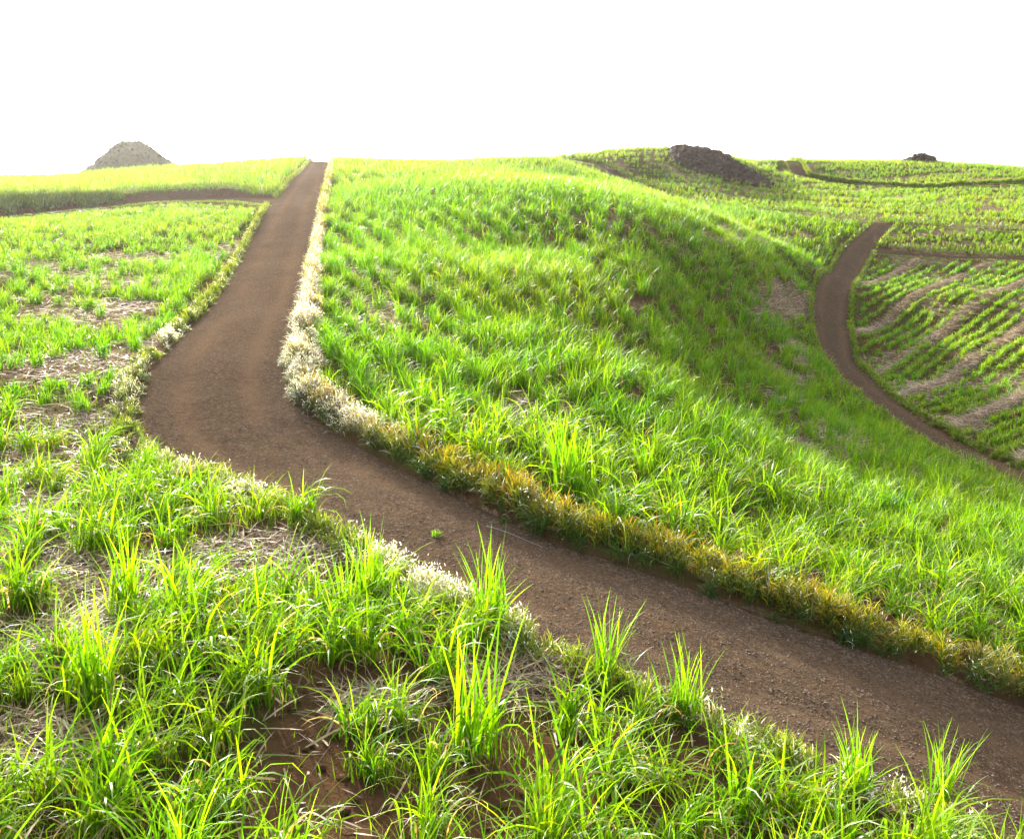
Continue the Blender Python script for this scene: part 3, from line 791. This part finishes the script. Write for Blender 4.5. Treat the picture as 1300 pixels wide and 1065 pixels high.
# ------------------------------------------------------------------ stone heaps
def heap(name, label, cat, foot, Y, top_profile, depth, mat, stone=.35, count=900, seed=3, smoothness=1.0):
    """foot: (x0, x1) metres across; profile: list of (fraction, height) along x"""
    x0, x1 = foot; na, nb = 90, 36
    a = np.linspace(0, 1, na); b = np.linspace(-1, 1, nb)
    A_, B_ = np.meshgrid(a, b, indexing='ij')
    hp = np.interp(a, [p[0] for p in top_profile], [p[1] for p in top_profile])
    X = x0 + (x1 - x0) * A_; Yc = (Y(a) if callable(Y) else np.full(na, Y))[:, None] + B_ * depth * (.35 + .65 * np.sqrt(np.clip(np.sin(a * PI), 0, 1)))[:, None]
    G = base_z(X.ravel(), Yc.ravel()).reshape(X.shape)
    prof = np.clip(1 - np.abs(B_) ** 1.6, 0, 1)
    Hh = hp[:, None] * prof
    Z = G + Hh - .3 + (n1(X * 1.0 + seed * 31, Yc, 1.3, 3) - .5) * .9 * smoothness * np.clip(Hh, 0, 1)
    i = np.arange(na - 1)[:, None]; j = np.arange(nb - 1)[None]
    Fq = np.stack([i * nb + j, (i + 1) * nb + j, (i + 1) * nb + j + 1, i * nb + j + 1], -1).reshape(-1, 4)
    V = np.c_[X.ravel(), Yc.ravel(), Z.ravel()]
    sel = np.where(Hh.ravel() > .15)[0]; k = rng.choice(sel, count)
    P_ = V[k] + rng.normal(0, .12, (count, 3))
    V2, F2 = stones(P_, stone * (.35 + np.minimum(rng.gamma(2, .35, count), 1.8)), flat=.8)
    o = mesh_obj(name, np.r_[V, V2], np.r_[Fq, F2 + len(V)], mat, smooth=False)
    return tag(o, label, cat), V, sel
def at(u, v, Y):
    a, b, c = ray(u, v); return float(a / b * Y), float(c / b * Y)
# left pointed mound on the skyline
Y0 = 168.0
xl, xr = at(70, 0, Y0)[0], at(232, 0, Y0)[0]
topz = at(155, 180, Y0)[1]
def need(u, v, Y):        # height above ground needed to reach pixel (u,v) at distance Y
    x, z = at(u, v, Y); return z - float(base_z([x], [Y])[0]) + .3
pf = [(0, 0)] + [((at(u, 0, Y0)[0] - xl) / (xr - xl), need(u, v, Y0)) for u, v in [(80, 227), (94, 216), (110, 205), (125, 191), (138, 182), (151, 180), (164, 181), (177, 187), (191, 198), (204, 207), (215, 218)]] + [(1, 0)]
print('heap1', pf)
heap('rubble_mound', 'pointed dark mound rising alone above the skyline at the left', 'mound', (xl, xr), Y0, pf, 8, M_olive, .13, 4200, 3, smoothness=.35)
# the big dark heap on the far slope
Yh = lambda a: 167 - 6 * a
def hpf(lst, u0, u1, Yf):
    xa, xb = at(u0, 0, Yf(0))[0], at(u1, 0, Yf(1))[0]; out = [(0, 0)]
    for u, v in lst:
        a = (u - u0) / (u1 - u0); x, z = at(u, v, Yf(a)); out.append((a, max(.3, z - float(base_z([x], [Yf(a)])[0]) - .05)))
    return (xa, xb), out + [(1, 0)]
ft, pf = hpf([(862, 190), (872, 187), (890, 191), (910, 194), (925, 197), (938, 204), (955, 215), (970, 224), (985, 234)], 855, 1002, Yh)
print('heap2', ft, pf)
heap('stone_heap', 'long dark stone heap with a flat sloping top on the far hillside', 'stone heap', ft, Yh, pf, 8.5, M_stone, .27, 4200, 7)
Yk = lambda a: 214 + 0 * np.asarray(a)
ft, pf = hpf([(1170, 199), (1180, 196), (1190, 194), (1198, 197), (1203, 200)], 1160, 1208, lambda a: 214)
print('heap3', ft, pf)
heap('stone_heap', 'small dark stone heap on the skyline at the far right', 'stone heap', ft, 214.0, pf, 3, M_stone, .25, 500, 9)

# ------------------------------------------------------------------ air: thin haze, added for the glare towards the sun
bm_ = bpy.data.meshes.new('haze')
X0, X1, Y0_, Y1, Z0, Z1 = -3700, 3700, -3700, 3700, -60, 25
vs = [(x, y, z) for x in (X0, X1) for y in (Y0_, Y1) for z in (Z0, Z1)]
bm_.from_pydata(vs, [], [(0,1,3,2),(4,6,7,5),(0,4,5,1),(2,3,7,6),(0,2,6,4),(1,5,7,3)]); bm_.update()
hz = bpy.data.objects.new('haze', bm_); COL.objects.link(hz); hz['kind'] = 'stuff'
NH = NT('haze_air'); pv = NH.n('ShaderNodeVolumePrincipled'); pv.inputs['Color'].default_value = (.95, .95, .93, 1)
pv.inputs['Density'].default_value = 0.00010; pv.inputs['Anisotropy'].default_value = .84
NH.l(pv.outputs[0], NH.out.inputs['Volume']); bm_.materials.append(NH.m)

# ------------------------------------------------------------------ camera, light, sky
cam_d = bpy.data.cameras.new('camera'); cam = bpy.data.objects.new('camera', cam_d); COL.objects.link(cam)
cam_d.sensor_fit = 'HORIZONTAL'; cam_d.sensor_width = 36; cam_d.lens = F / 1300 * 36
cam_d.shift_y = -(532.5 - CV) / 1300; cam_d.clip_end = 8000; cam_d.clip_start = .1
cam.location = (0, 0, 0); cam.rotation_euler = (PI / 2 - PITCH, 0, 0)
scene.camera = cam
SUN_AZ, SUN_EL = math.radians(-21), math.radians(16.5)     # left of straight ahead
sd = bpy.data.lights.new('sun', 'SUN'); so = bpy.data.objects.new('sun', sd); COL.objects.link(so)
sd.energy = 5.0; sd.angle = math.radians(.6); sd.color = (1, .93, .80)
S_ = Vector((math.sin(SUN_AZ) * math.cos(SUN_EL), math.cos(SUN_AZ) * math.cos(SUN_EL), math.sin(SUN_EL)))
so.rotation_euler = S_.to_track_quat('Z', 'Y').to_euler(); so.location = (0, 0, 30)
w = bpy.data.worlds.new('World'); scene.world = w; w.use_nodes = True
nt_ = w.node_tree; bg = nt_.nodes['Background']
sky = nt_.nodes.new('ShaderNodeTexSky'); sky.sky_type = 'NISHITA'; sky.sun_disc = False
sky.sun_elevation = SUN_EL; sky.sun_rotation = SUN_AZ; sky.dust_density = 4; sky.air_density = 1.0; sky.ozone_density = 1.0
hs = nt_.nodes.new('ShaderNodeHueSaturation'); hs.inputs['Saturation'].default_value = .3; hs.inputs['Value'].default_value = 1.5
nt_.links.new(sky.outputs[0], hs.inputs['Color']); nt_.links.new(hs.outputs[0], bg.inputs[0]); bg.inputs[1].default_value = .15
scene.view_settings.view_transform = 'Standard'; scene.view_settings.look = 'None'
scene.view_settings.exposure = 1.5; scene.view_settings.gamma = 1
scene.cycles.max_bounces = 6; scene.cycles.diffuse_bounces = 3; scene.cycles.transmission_bounces = 3; scene.cycles.transparent_max_bounces = 4
scene.cycles.use_denoising = True
print('done', time.time() - T0)
